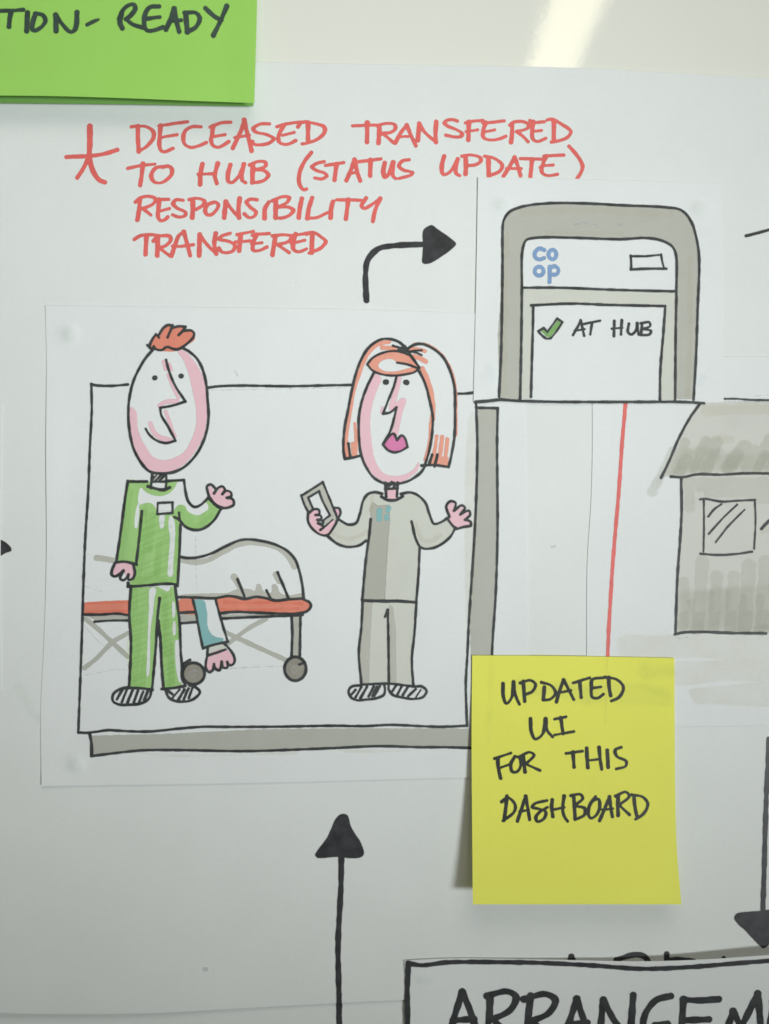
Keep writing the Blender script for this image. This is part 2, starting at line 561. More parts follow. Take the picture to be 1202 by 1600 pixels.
# ------------------------------------------------------------------ the ceiling lamp whose reflection crosses the board's top
ml, nt, b, out = new_mat('lamp_diffuser')
b.inputs['Base Color'].default_value = (0.9, 0.9, 0.88, 1)
b.inputs['Emission Color'].default_value = (1.0, 0.91, 0.62, 1); b.inputs['Emission Strength'].default_value = 7.5
mh, nt, b, out = new_mat('lamp_housing_paint')
b.inputs['Base Color'].default_value = (0.75, 0.75, 0.73, 1); b.inputs['Roughness'].default_value = 0.4
Hh = 1.2
k = D / 800 / S  # unused outside this block: reflection geometry of a strip running away from the board
yn = D - D * Hh / (0.225); yf = D - D * Hh / (0.150)
lx = (905 - 601) / 800.0 * Hh
lamp = box('ceiling_light', lx - 0.085, lx + 0.085, yf - 0.05, yn + 0.05, Hh + 0.012, Hh + 0.07, mh, None, 0.008)
tag(lamp, 'long ceiling strip light reflected as a cream streak in the top of the whiteboard', 'light')
box('diffuser', lx - 0.060, lx + 0.060, yf - 0.02, yn + 0.02, Hh, Hh + 0.011, ml, lamp)

ID = (0, 0, 1)
# ------------------------------------------------------------------ backing chart papers
low = sheet('chart_paper', h_low, [(-90, 1500), (1300, 1470)], [(1300, 1470), (1300, 1900)], [(-90, 1900), (1300, 1900)],
            [(-90, 1500), (-90, 1900)], MPB, 60, 20, 'lower white chart paper showing along the bottom edge under a faint seam', 'paper')
big = sheet('chart_paper', h_big, [(-90, 88), (200, 92), (400, 97), (700, 102), (900, 106), (1040, 113), (1202, 122), (1300, 127)],
            [(1300, 127), (1300, 1545)], [(-90, 1580), (60, 1584), (230, 1583), (400, 1574), (640, 1562), (900, 1556), (1300, 1545)],
            [(-90, 88), (-90, 1580)], MPB, 150, 160,
            'large white chart paper carrying the red asterisk note and the thick black arrows', 'paper', 0.00018)

R1 = (190, 180, 6.678); R2 = (340, 180, 6.678); R3 = (540, 180, 6.678); R4 = (700, 180, 5.464); R5 = (200, 295, 6.01); R6 = (380, 295, 5.226)
CH = 0.36
WR = 7.1


def word(sh, mat, label, parts, w=WR, chisel=CH, name='written_word'):
    st = []
    for txt, v in parts: st += lines(txt, v, w, chisel)
    return ink(name, sh, mat, st, level=4, label=label, g=0.9)


ink('drawn_asterisk', big, RED, lines('w8.5:145,50 145,110 142,180 ; w7.5:142,180 120,230 88,280 ; w8.5:142,180 155,240 185,288 212,300 ; w8:40,187 140,182 200,175 268,155', (90, 180, 2.862), 7.5, 0.25), level=4,
    label='red five-armed asterisk in front of the red note')
word(big, RED, 'red handwritten word DECEASED', [
    ('100,122 180,110 / 175,110 172,240 180,378 ; 175,112 260,120 330,170 335,230 270,320 175,380', R1),
    ('690,68 560,85 390,112 ; 410,112 398,240 398,330 420,375 460,380 540,345 ; 398,240 450,225 580,203', R1),
    ('830,122 740,120 670,160 645,230 660,300 720,335 790,325 885,285', R1),
    ('1140,73 1040,80 925,125 ; 955,120 945,200 935,270 960,320 1010,335 1060,315 1120,275 ; 950,225 1080,203', R1),
    ('160,345 195,270 250,150 280,50 / 320,220 355,370 ; 180,235 330,210', R2),
    ('545,90 440,95 375,140 400,175 520,205 585,245 540,290 440,310 380,300 365,275', R2),
    ('620,120 700,95 830,75 930,65 ; 690,110 640,210 645,280 700,305 760,295 815,265 ; 680,210 800,180', R2),
    ('840,120 870,80 930,70 ; 945,80 945,280 ; 930,70 1030,90 1110,120 1120,170 1060,240 960,285 885,300', R2)])
word(big, RED, 'red handwritten word TO', [('65,555 200,525 350,510 ; 225,510 212,620 195,730', R1),
    ('430,535 360,550 315,610 315,660 350,700 410,705 470,675 525,610 520,550 480,530 430,545', R1)])
word(big, RED, 'red handwritten word HUB', [('845,510 825,610 820,720 ; 1005,505 980,600 975,640 995,710 ; 800,615 980,610', R1),
    ('135,520 110,620 115,690 150,703 220,640 262,560 ; 275,515 255,620 260,680 295,705', R2),
    ('370,520 365,700 ; 335,520 420,485 500,490 500,530 400,570 ; 365,540 420,570 480,575 530,620 500,670 420,700 360,700', R2)])
word(big, RED, 'red handwritten word STATUS with its opening bracket', [('980,390 910,480 860,590 850,680 870,750 905,780 930,770', R2),
    ('1115,485 1040,500 990,540 1030,575 1120,605 1140,635 1090,665 1015,655', R2),
    ('509,258.5 537,254 ; 526,257 523,281', ID), ('10,680 50,590 95,465 / 125,600 155,685 ; 40,610 110,595', R3),
    ('140,485 260,470 370,455 ; 262,470 258,630', R3), ('410,500 395,590 410,650 450,615 485,510 ; 498,495 490,580 500,640 525,660', R3),
    ('665,465 590,480 560,530 600,570 700,600 690,620 560,660', R3)])
word(big, RED, 'red handwritten word TRANSFERED on the first line', [('75,112 230,105 330,103 ; 228,80 225,280', R3),
    ('355,110 352,180 345,290 ; 330,108 440,85 515,100 520,140 470,180 380,190 / 430,225 500,285', R3),
    ('520,290 580,180 640,105 / 680,200 735,320 ; 560,230 600,222 655,222', R3), ('755,262 770,90 / 830,180 945,280 / 940,180 948,70', R3),
    ('715,189 708,187 699,188 695,192 700,197 712,202 722,208 721,213 711,214 697,211', ID),
    ('150,65 220,50 300,45 ; 180,60 175,210 ; 155,140 255,125', R4),
    ('480,48 380,60 300,68 ; 325,65 300,140 305,190 350,210 430,205 495,180 ; 300,145 400,125', R4),
    ('530,85 560,60 640,55 690,80 680,110 590,140 / 640,180 685,225 ; 548,80 548,160 540,230', R4),
    ('825,55 740,62 700,45 ; 730,60 720,140 725,200 760,225 835,198 ; 725,140 800,130', R4),
    ('850,40 890,35 960,70 1050,140 1020,190 960,215 885,230 ; 905,50 905,200', R4)], w=6.9)
word(big, RED, 'red handwritten word UPDATE with its closing bracket', [('1030,430 1005,530 1010,600 1030,620 1080,600 1130,540 1170,460', R3),
    ('85,375 65,450 75,500 100,515', R4), ('150,355 155,430 150,500 ; 120,350 200,340 280,365 280,395 230,425 170,430', R4),
    ('345,365 350,515 ; 315,350 400,370 465,430 440,480 350,518', R4), ('475,520 520,450 570,360 / 600,440 620,515 ; 500,455 625,455', R4),
    ('620,370 800,375 ; 720,380 705,520', R4), ('990,340 880,345 820,350 ; 840,350 805,440 805,490 850,515 935,505 ; 790,445 830,430 900,425', R4),
    ('1035,265 1100,340 1150,430 1140,480 1105,540', R4)], w=6.9)
word(big, RED, 'red handwritten word RESPONSIBILITY', [
    ('70,125 120,85 200,70 260,95 240,140 140,185 / 215,245 ; 115,100 105,200 90,290', R5),
    ('385,100 290,100 ; 295,105 285,200 285,270 310,300 350,290 375,265 ; 285,215 390,185', R5),
    ('520,108 450,105 425,140 460,180 540,220 540,250 480,265 420,245', R5), ('610,100 610,190 605,270 ; 575,100 660,90 720,115 710,150 640,195', R5),
    ('800,130 750,150 725,200 740,240 780,245 830,200 850,150 820,125 780,132', R5), ('905,270 920,120 / 980,200 1045,270 / 1040,180 1050,90', R5),
    ('115,90 60,85 30,110 60,150 105,190 90,225 50,235 10,205', R6), ('210,110 180,160 175,240', R6),
    ('268,100 265,235 ; 240,98 320,65 375,70 365,105 300,145 ; 280,152 370,150 410,175 380,215 310,240 260,235', R6),
    ('480,80 465,150 455,235', R6), ('565,75 540,150 525,240 / 600,235 690,195', R6), ('735,105 720,160 715,235', R6),
    ('765,90 880,90 985,95 ; 860,90 840,245', R6), ('1005,75 968,140 990,160 1050,130 1120,80 / 1080,170 1060,265', R6)])
word(big, RED, 'red handwritten word TRANSFERED on the last line', [('60,475 120,440 200,430 300,440 390,445 ; 175,440 165,615', R5),
    ('280,460 280,540 275,625 ; 240,490 280,450 390,442 402,480 360,530 300,555 / 340,590 395,630', R5),
    ('410,630 440,540 480,440 525,405 / 550,490 585,625 ; 420,540 500,540 615,525', R5), ('670,625 675,430 / 740,520 830,610 / 812,520 825,420', R5),
    ('960,418 880,445 860,470 950,495 1005,530 990,580 930,600 880,590 855,560', R5), ('1060,430 1045,580 ; 1025,430 1180,400 ; 1010,500 1150,490', R5),
    ('215,365 130,370 75,378 ; 110,375 85,440 82,500 130,505 195,475 ; 70,450 155,440', R6),
    ('265,385 255,450 240,540 ; 240,385 340,375 395,390 370,430 280,455 / 375,520', R6),
    ('430,370 410,440 410,490 450,515 520,490 ; 395,445 505,420 ; 405,382 570,355', R6),
    ('565,370 560,520 ; 520,370 570,355 640,395 675,430 640,480 540,525', R6)])

VA = (450, 180, 2.404)
ink('drawn_arrow', big, BLACKB, lines('w9.5:295,695 292,600 300,545 340,502 400,490 508,485', VA, 9), level=3, fills=polys('508,432 520,420 542,412 560,425 625,472 633,484 620,500 545,552 525,559 506,556 507,500', VA),
    label='bent black arrow pointing right under the red note')
AU = (420, 1220, 3.756)
ink('drawn_arrow', big, BLACKB, lines('w9.3:427,440 424,620 420,700 407,960 410,1150 414,1295', AU, 9), level=3,
    fills=polys('272,438 280,415 340,335 398,215 432,193 462,200 485,270 545,370 560,430 545,448 490,456 400,448 285,453', AU),
    label='straight black arrow pointing up')
ink('drawn_arrow', low, BLACKB, lines('w9.3:414,1300 413,1380 415,1427 420,1520', AU, 9), level=3, label='lower end of the black up arrow shaft')
ink('drawn_arrow', big, BLACKB, lines('w8.5:1202,1155 1197,1263 1194,1364 1192,1425', ID, 8.5), level=3,
    fills=polys('1147,1435 1150,1428 1187,1423 1238,1420 1242,1430 1200,1478 1193,1482 1185,1476 1165,1455 1152,1443', ID),
    label='black arrow pointing down at the right edge')
ink('drawn_arrow', big, BLACKB, fills=polys('-36,822 -28,822 0,842 10,848 18,856 18,861 10,864 0,870 -28,897 -38,893', ID), level=3,
    label='tip of a black arrow coming in from the left edge')
ink('drawn_arrow', big, BLACK, lines('1166,368.5 1178,365.5 1202,359 1235,346', ID, 5), level=3, label='thin tail of an arrow leaving at the right edge')
ink('written_word', big, BLACKB, lines('w9:884,1518 893,1495 / 902,1518 ; w9:963,1500 975,1496 985,1493 1000,1492 1009,1496 1016,1508 ; w9:1042,1491 1043,1515 ; w8:1042,1500 1065,1499 1084,1502 ; w7:1124,1512 1131,1497 / 1140,1512', ID, 8), level=3,
    label='black letter tops hidden behind the title card')
ink('paper_speck', big, PENCIL, lines('w7:319,1514 322,1515 ; w3:1119,436 1120,437 ; w1.5:462,440 463,441', ID, 5), level=3)
ink('smudge', big, PUTTY, lines('w26:30,1075 60,1120 90,1090', ID, 26), level=1)

# ------------------------------------------------------------------ sheet with the drawn people
dash = sheet('drawing_sheet', h_dash, [(71, 477), (230, 479), (420, 481), (600, 484), (742, 490), (823, 494)],
             [(823, 494), (821, 700), (823, 800), (825, 950), (825, 1216)], [(65, 1228), (220, 1226), (400, 1223), (560, 1219), (740, 1215), (825, 1216)],
             [(71, 477), (73, 560), (72, 700), (73, 860), (69, 1000), (64, 1110), (65, 1228)], MP, 150, 150,
             'white sheet with two drawn figures and a stretcher inside a black frame', 'paper')
# frame and its grey shadow
ink('grey_border_shading', dash, GREY, fills=polys('143,1150 250,1147 400,1140 560,1138 735,1139 737,1080 735,980 743,840 748,700 747,639 777,639 776,760 777,860 773,960 769,1023 768,1169 697,1168 590,1166 480,1169 382,1174 270,1172 220,1173 145,1181', ID, False), level=1, g=2.2, wob=0.8, label='grey shading under and beside the frame')
ink('wash_overspill', dash, WASHF, fills=polys('200,1174 260,1176 380,1177 460,1171 470,1178 380,1182 250,1184 ; 520,1171 620,1170 660,1172 600,1178 540,1177 ; 732,650 740,640 744,900 736,1000 731,1010', ID), level=2, g=2)
FR = lines('143.4,600.6 150,602 173,603 200,600.8 ; 325.6,605.7 343,603.5 380,602.5 450,603.5 520,602 552,601.5 ; 712,615 727,615 742,613.4 ;'
           '143,600 143.6,640 143,656 140.6,700 138,770 133.6,837 130.7,909 128.6,981 125.8,1060 122.5,1145 ;'
           '122.5,1144.5 134,1145 150,1143.5 168,1141 200,1142.5 234,1143 280,1138.5 320,1135.5 350,1135.8 430,1135.5 520,1134 570,1134.7 610,1132.7 660,1134.7 690,1135.6 730,1134 ;'
           '744,628 746,696 744.5,773 742,830 738.6,885 733,970 730.7,1020 728,1068 728.7,1100 730,1134 ;'
           '744,637 778,637.7 / 777,690 777.3,750 777.7,830 775,925 769,1023 768,1169 ;'
           'w5.6:140.5,1147 143,1162 143.3,1181 ; 143,1181.5 170,1178 220,1172.6 270,1172 382,1173.7 470,1171 520,1169 590,1166 660,1167.6 696,1167.6 768,1170', ID, 4.6)
ink('drawn_frame', dash, BLACK, FR, level=5, label='black rectangle drawn round the two figures')
ink('pencil_line', dash, PENCIL, lines('w1:326,610 380,609 540,606 ; w1:306,838 307,925 ; w1:132,915 160,925 ; w1.2:358,1045 400,1042 442,1041 ; w1.2:131,1055 160,1050 186,1046 200,1047 ; w1.2:132,978 152,1000 172,1015 ; w1:137,866 158,870 ; w1.2:250,641 247,641 ; w1.5:367,579 372,588 ; w1:655,962 652,940 ; w1:633,1090 660,1080 668,1075', ID), level=3)
ink('putty_mark', dash, PUTTY, lines('w32:108,521 108,524', ID), level=1, label='grease spot at the top left corner')
ink('putty_mark', dash, PUTTY, lines('w30:117,1193 118,1197', ID), level=1, label='grease spot at the bottom left corner')

M1 = (160, 490, 5.464); M2 = (150, 740, 5.008); M3 = (110, 900, 5.008); M4 = (260, 820, 4.623)
W1 = (520, 510, 5.464); W2 = (460, 740, 4.145); W3 = (520, 920, 5.008)

# ---- the stretcher
gur = lines('95,230 150,240 230,235 330,205 440,150 520,115 590,105 680,115 780,140 870,185 930,250 965,350 985,450 992,530 ;'
            '515,395 550,480 570,535 ; 725,475 750,525 ; 805,345 850,450 885,535 ;'
            '35,540 80,525 200,525 350,530 440,515 500,520 570,535 650,520 720,530 790,548 870,540 995,532 ;'
            '990,540 1035,560 1045,590 1020,622 960,640 830,642 650,635 480,630 390,640 ; 105,635 200,630 ;'
            '400,678 600,668 800,660 985,650 ; 105,712 230,702 ; 905,665 910,780 905,945 ; 970,655 965,945', M4, 4.8)
gur += lines('105,302 250,302 370,295 440,305 ; w4:190,358 300,350 450,348', M3, 4.6)


def ell(cx, cy, rx, ry, v, w, n=14, a0=0):
    x0, y0, sc = v
    pts = [(x0 + (cx + rx * math.cos(a0 + 2 * PI * i / n)) / sc, y0 + (cy + ry * math.sin(a0 + 2 * PI * i / n)) / sc) for i in range(n)]
    p = catmull(pts, 1.6, True); p = np.vstack([p, p[:1]])
    return [(p, np.full(len(p), w / 2.0))]


def ellp(cx, cy, rx, ry, v, n=20):
    x0, y0, sc = v
    return np.array([(x0 + (cx + rx * math.cos(2 * PI * i / n)) / sc, y0 + (cy + ry * math.sin(2 * PI * i / n)) / sc) for i in range(n)])


go = ink('stretcher_drawing', dash, BLACK, gur, level=5, label='drawn wheeled stretcher with a covered shape on it')
ink('mattress_colour', dash, ORG, fills=polys('95,542 190,536 350,537 460,522 570,540 700,532 790,552 990,542 1030,560 1045,590 1020,622 800,637 400,637 100,630', M4) + polys('112,208 300,196 462,190 458,298 250,298 108,296', M3, False), level=2, parent=go, label='orange marker fill of the mattress')
ink('mattress_streaks', dash, ORGD, lines('w6:420,560 600,565 800,560 980,570 ; w5:400,610 700,615 950,605', M4, 6) + lines('w5:125,215 250,210 440,205 ; w5:130,280 300,275 440,272', M3), level=3, parent=go)
ink('blanket_shading', dash, GREYM, lines('w8:105,250 200,270 300,255 400,200 500,150 600,128 700,135 800,165 870,215 925,300 ; w9:490,378 505,400 540,470 ; w8:790,360 815,410', M4, 8)
    + lines('w8:5,660 60,665 145,682', M2), fills=polys('100,512 300,497 450,492 500,470 600,465 640,480 655,430 680,430 700,480 760,490 765,435 795,432 820,490 870,512 980,500 988,528 790,545 700,520 560,530 460,512 350,526 100,524', M4), level=1, parent=go, label='warm grey shading of the blanket')
ink('undercarriage_colour', dash, GREY, lines('w6.4:720,680 600,745 450,855 ; w6.8:395,760 520,820 870,980', M4) + lines('w6.8:120,335 200,400 330,520 450,632 ; w6.4:112,718 200,650 330,520 452,445', M3),
    fills=polys('105,642 215,638 228,702 110,710 ; 395,650 960,642 960,655 410,675 ; 908,660 967,656 964,945 908,945', M4, False) + polys('120,308 450,303 450,345 200,348', M3, False), level=1, parent=go, label='grey marker rails, struts and leg')
for c, t in (((932, 1040, 78, 86), 'w4:985,1000 960,1010'), ((197, 1075, 80, 78), 'w4.5:130,1002 172,976 ; 120,1020 118,1100')):
    wo = ink('wheel_outline', dash, BLACK, ell(*c, M4, 5.2) + lines(t, M4), level=5, parent=go)
    ink('wheel_colour', dash, GREYD, fills=[ellp(*c, M4)], level=3, parent=go)
    x, y = c[0], c[1]
    ink('wheel_swirl', dash, PENCIL, lines(f'w1.6:{x+28},{y-12} {x},{y-25} {x-28},{y} {x-10},{y+28} {x+12},{y+8} {x-5},{y-5}', M4), level=6, parent=go)

# ---- the hanging arm
ao = ink('arm_drawing', dash, BLACK, lines('190,528 215,640 245,800 265,892 / 350,865 445,845 / 400,700 355,535 ; 300,890 296,940 ; 305,942 370,922 430,900 ;'
    '296,940 285,1030 310,1065 335,1050 345,1005 / 355,1040 385,1050 400,990 / 410,1030 440,1032 440,990 / 460,1015 490,1000 490,950 450,890 415,855', M4, 4.5), level=7, label='drawn arm hanging down from the stretcher')
ink('sleeve_paper_gap', dash, ink_mat('uncoloured_sleeve', alb((212, 217, 216)), 1, 1, 0.01), fills=polys('195,540 355,540 400,700 440,842 350,862 268,888 245,800', M4, False), level=4, parent=ao)
ink('sleeve_colour', dash, TEAL, fills=polys('205,545 268,545 292,620 300,740 330,795 375,815 412,822 402,848 330,868 268,886 245,790 222,650', M4), level=5, parent=ao, label='teal marker sleeve')
ink('wrist_colour', dash, GREYL, fills=polys('302,888 412,860 428,895 370,918 308,936', M4, False), level=5, parent=ao)
ink('hand_colour', dash, PINK, fills=polys('302,942 430,902 485,960 487,1000 450,1010 430,1030 400,1000 380,1045 355,1030 312,1060 292,1025', M4), level=5, parent=ao, label='pink marker hand')

# ---- the man
mo = ink('man_drawing', dash, BLACK, lines('255,62 400,62 ; 550,58 690,50 / 700,130 725,220 770,260 820,245 880,190 / 930,240 980,275 ; 985,265 920,370 830,435 760,440 700,415 650,360 615,340 ; 650,305 655,350 ; 662,400 655,600 640,880 ; 250,60 225,220 195,450 160,690 ; 155,695 230,690 320,712 ; 360,295 340,500 315,710 ; 250,885 400,875 550,862 640,868 ; w6:252,855 254,885', M2, 4.8)
    + lines('485,230 600,225 / 600,305 ; 485,230 480,318 / 600,308', M2, 4)
    + lines('425,1370 420,1430 415,1490 ; 545,1370 548,1430 540,1500 ; w5.5:390,1475 440,1490 520,1505 575,1485 ; w4:430,1435 545,1435 ; w2.5:432,1420 462,1380 ; 455,1425 505,1375 ; 490,1425 530,1385 ; w4:425,1378 440,1400', M1, 4), level=12, label='drawn man in green scrubs with short red hair, waving')
for nm, st in (('hair_outline', lines('385,270 415,300 ; 400,280 430,215 460,175 / 485,205 ; 485,180 520,125 560,98 600,100 / 585,140 558,203 ; 590,125 650,108 710,112 / 690,145 652,183 ; 690,148 760,145 785,170 775,205 720,260 660,300 620,305 550,285 510,310 460,305 440,280 ; 410,295 450,300', M1, 4.6)),
               ('head_outline', lines('430,310 370,380 310,480 265,580 235,700 222,850 235,1020 270,1160 330,1270 400,1345 500,1365 600,1355 700,1310 790,1220 850,1120 890,1010 908,880 900,740 890,620 865,500 820,400 750,330 680,290', M1, 4.9) + lines('545,395 570,490 620,610 710,750 / 600,785 495,805 / 505,870 560,960 625,1085 / 540,1105 450,1075 400,1030 372,985', M1, 4.5)),
               ('hand_outline', lines('150,700 125,760 125,795 150,805 180,790 215,760 / 200,790 190,820 215,835 240,815 255,790 / 255,830 290,820 305,780 295,720', M2, 4.8)),
               ('hand_outline', lines('885,180 870,100 900,85 940,130 925,155 / 960,110 990,100 1010,125 990,160 / 1020,135 1055,145 1060,175 1025,190 / 1070,200 1080,240 1040,265 985,272 ; 885,180 930,235 990,270', M2, 4.5)),
               ('trousers_outline', lines('475,80 462,300 475,520 460,870 ; 700,175 685,300 670,550 640,895 ; 690,350 705,500 715,700 730,885 ; 820,70 835,200 855,350 865,600 875,720 875,800 900,850 ; 460,875 560,880 645,890 ; 715,885 820,875 900,860', M3, 4.9)),
               ('shoe_outline', lines('460,870 380,890 335,930 335,980 380,1005 450,1008 540,1000 600,975 630,930 630,885 ; 410,885 365,965 ; w4.5:445,885 405,985 ; 487,895 448,990 ; 530,900 498,988 ; 570,905 540,985 ; 605,905 580,970', M3, 4.8)),
               ('shoe_outline', lines('745,890 770,950 830,980 920,980 970,960 1015,910 980,870 930,855 ; 765,900 800,925 ; w4:855,890 795,960 ; 893,888 845,970 ; 925,880 890,962 ; 955,880 928,955', M3, 4.6))):
    ink(nm, dash, BLACK, st, level=12, parent=mo)
for st in ('w8:446,549 450,547', 'w8:670,534 674,532'):
    ink('eye', dash, BLACK, lines(st, M1), level=12, parent=mo)
ink('body_paper_gap', dash, ink_mat('uncoloured_paper', alb((211, 216, 215)), 1, 1, 0.01), fills=polys('475,90 825,85 840,300 855,500 868,700 870,800 895,850 730,885 715,700 700,450 690,400 670,600 640,890 465,870 470,500 462,300', M3, False)
    + polys('660,400 655,600 640,860 260,880 320,700 340,500 360,290 600,290', M2, False), level=8, parent=mo)
ink('hair_colour', dash, ORG, fills=polys('402,282 430,215 470,175 490,190 540,112 592,97 600,118 640,105 702,110 702,142 760,142 792,175 785,225 730,265 665,300 610,322 550,322 480,312 430,300', M1), level=8, parent=mo, label='orange marker hair')
ink('face_colour', dash, PINK, lines('w6:528,412 545,470 ; w4:572,430 592,480 ; w4:560,520 590,600 650,720 ; w6:490,785 530,758 640,745 ; w5:540,835 570,910 620,1050 ; w7:412,940 440,1010 500,1060 580,1082', M1, 5),
    fills=polys('640,310 700,320 780,400 850,520 880,640 895,780 890,900 870,1020 820,1130 760,1220 680,1300 560,1352 440,1345 370,1325 300,1240 262,1150 235,1000 232,795 290,840 300,960 330,1060 380,1150 430,1220 520,1252 620,1230 700,1180 760,1080 800,960 800,800 770,650 740,520 700,410', M1), level=8, parent=mo, label='pink marker shading of the face')
for tx in ('150,712 290,710 302,760 285,815 255,800 240,805 215,760 180,790 140,790 132,760', '888,95 940,150 985,105 1010,130 1050,140 1060,190 1078,235 1040,262 995,268 930,230 890,170'):
    ink('hand_colour', dash, PINK, fills=polys(tx, M2), level=8, parent=mo)
ink('neck_shading', dash, GREYL, fills=polys('430,1375 545,1375 545,1430 430,1430', M1, False), level=8, parent=mo)
so = ink('shirt_colour', dash, GRN, fills=polys('250,66 440,64 550,62 690,56 700,130 725,220 770,262 820,247 880,195 930,243 975,272 920,368 830,432 760,438 700,412 662,385 658,600 640,862 400,872 260,880 275,840 305,800 300,715 235,692 165,690 195,450 225,220', M2, False),
    holes=polys('350,108 390,140 440,165 510,175 570,155 615,110 640,65 685,50 702,150 722,225 765,268 810,252 860,222 885,275 845,305 800,328 745,312 712,290 700,255 650,245 615,285 600,312 480,320 470,270 440,238 395,230 335,245 ; 338,240 322,430 305,425 325,240 ; 582,325 615,370 608,700 598,805 570,810 560,780 578,500 565,400 ; 500,322 535,322 525,430 505,430', M2)
    + [np.array([(150 + a / 5.008, 740 + b / 5.008) for a, b in ((428, 60), (548, 60), (545, 125), (440, 112))])], level=9, parent=mo, label='green marker scrub top with white gaps')
ink('shirt_streaks', dash, GRND, lines('w9:250,90 225,300 200,520 ; w10:270,150 240,420 190,660 ; w12:380,300 370,560 320,840 ; w12:440,330 420,600 ; w14:370,840 600,820 ; w12:500,560 470,820 ; w7:640,390 635,560 620,690 ; w6:648,600 636,850 ; w10:680,300 720,390 800,410 900,330 ; w8:690,290 750,370', M2, 8), level=10, parent=so)
to = ink('trousers_colour', dash, GRN, fills=polys('475,90 825,85 840,300 855,500 865,700 870,850 730,882 715,700 700,450 692,380 670,600 640,888 465,868 475,520 465,300', M3, False),
    holes=polys('625,95 672,95 660,180 650,280 630,420 615,780 600,795 605,500 615,250 ; 690,88 780,82 780,110 755,122 725,105 ; 825,500 850,505 860,640 872,820 858,838 832,760 818,560 ; 800,200 815,200 820,320 805,330 ; 808,350 822,350 825,465 805,465', M3), level=9, parent=mo, label='green marker trousers with white gaps')
ink('trouser_streaks', dash, GRND, lines('w12:500,120 500,400 490,700 ; w14:540,300 520,600 500,850 ; w12:580,650 560,860 ; w12:740,160 750,400 760,600 ; w12:780,550 790,840 ; w8:830,250 835,470', M3, 8), level=10, parent=to)
ink('green_overspill', dash, pwash('pale_green_wash', (200, 216, 190), 0.4, 2.5), lines('w5:452,500 455,620 455,700', M3) + lines('w4:245,52 290,48', M2), level=7, parent=mo)

def hatch(x0, y0, x1, y1, dx, gap, w, seed):
    r = random.Random(seed); out = []; y = y0
    while y < y1 + dx:
        a = (x0 - r.uniform(0, 8), y + r.uniform(-2, 2)); b = (x1 + r.uniform(0, 8), y - dx + r.uniform(-3, 3))
        p = catmull([a, ((a[0] + b[0]) / 2, (a[1] + b[1]) / 2 + r.uniform(-2, 2)), b])
        out.append((p, np.full(len(p), w * r.uniform(0.7, 1.2) / 2))); y += gap * r.uniform(0.75, 1.3)
    return out


HT = tint('green_marker_hatching', (139, 180, 110), (147, 188, 118), GRNALB, 2.0, 0.5)
ink('shirt_hatching', dash, HT, hatch(208, 800, 268, 905, 30, 9, 5, 5), clip=polys('345,330 440,320 620,420 605,700 560,860 275,875 325,700', M2, False), level=11, parent=so)
ink('trouser_hatching', dash, HT, hatch(200, 925, 285, 1080, 34, 9, 5, 8), clip=polys('480,100 610,100 600,500 590,860 480,860 ; 700,120 800,130 810,500 830,860 740,870 710,400', M3, False), level=11, parent=to)

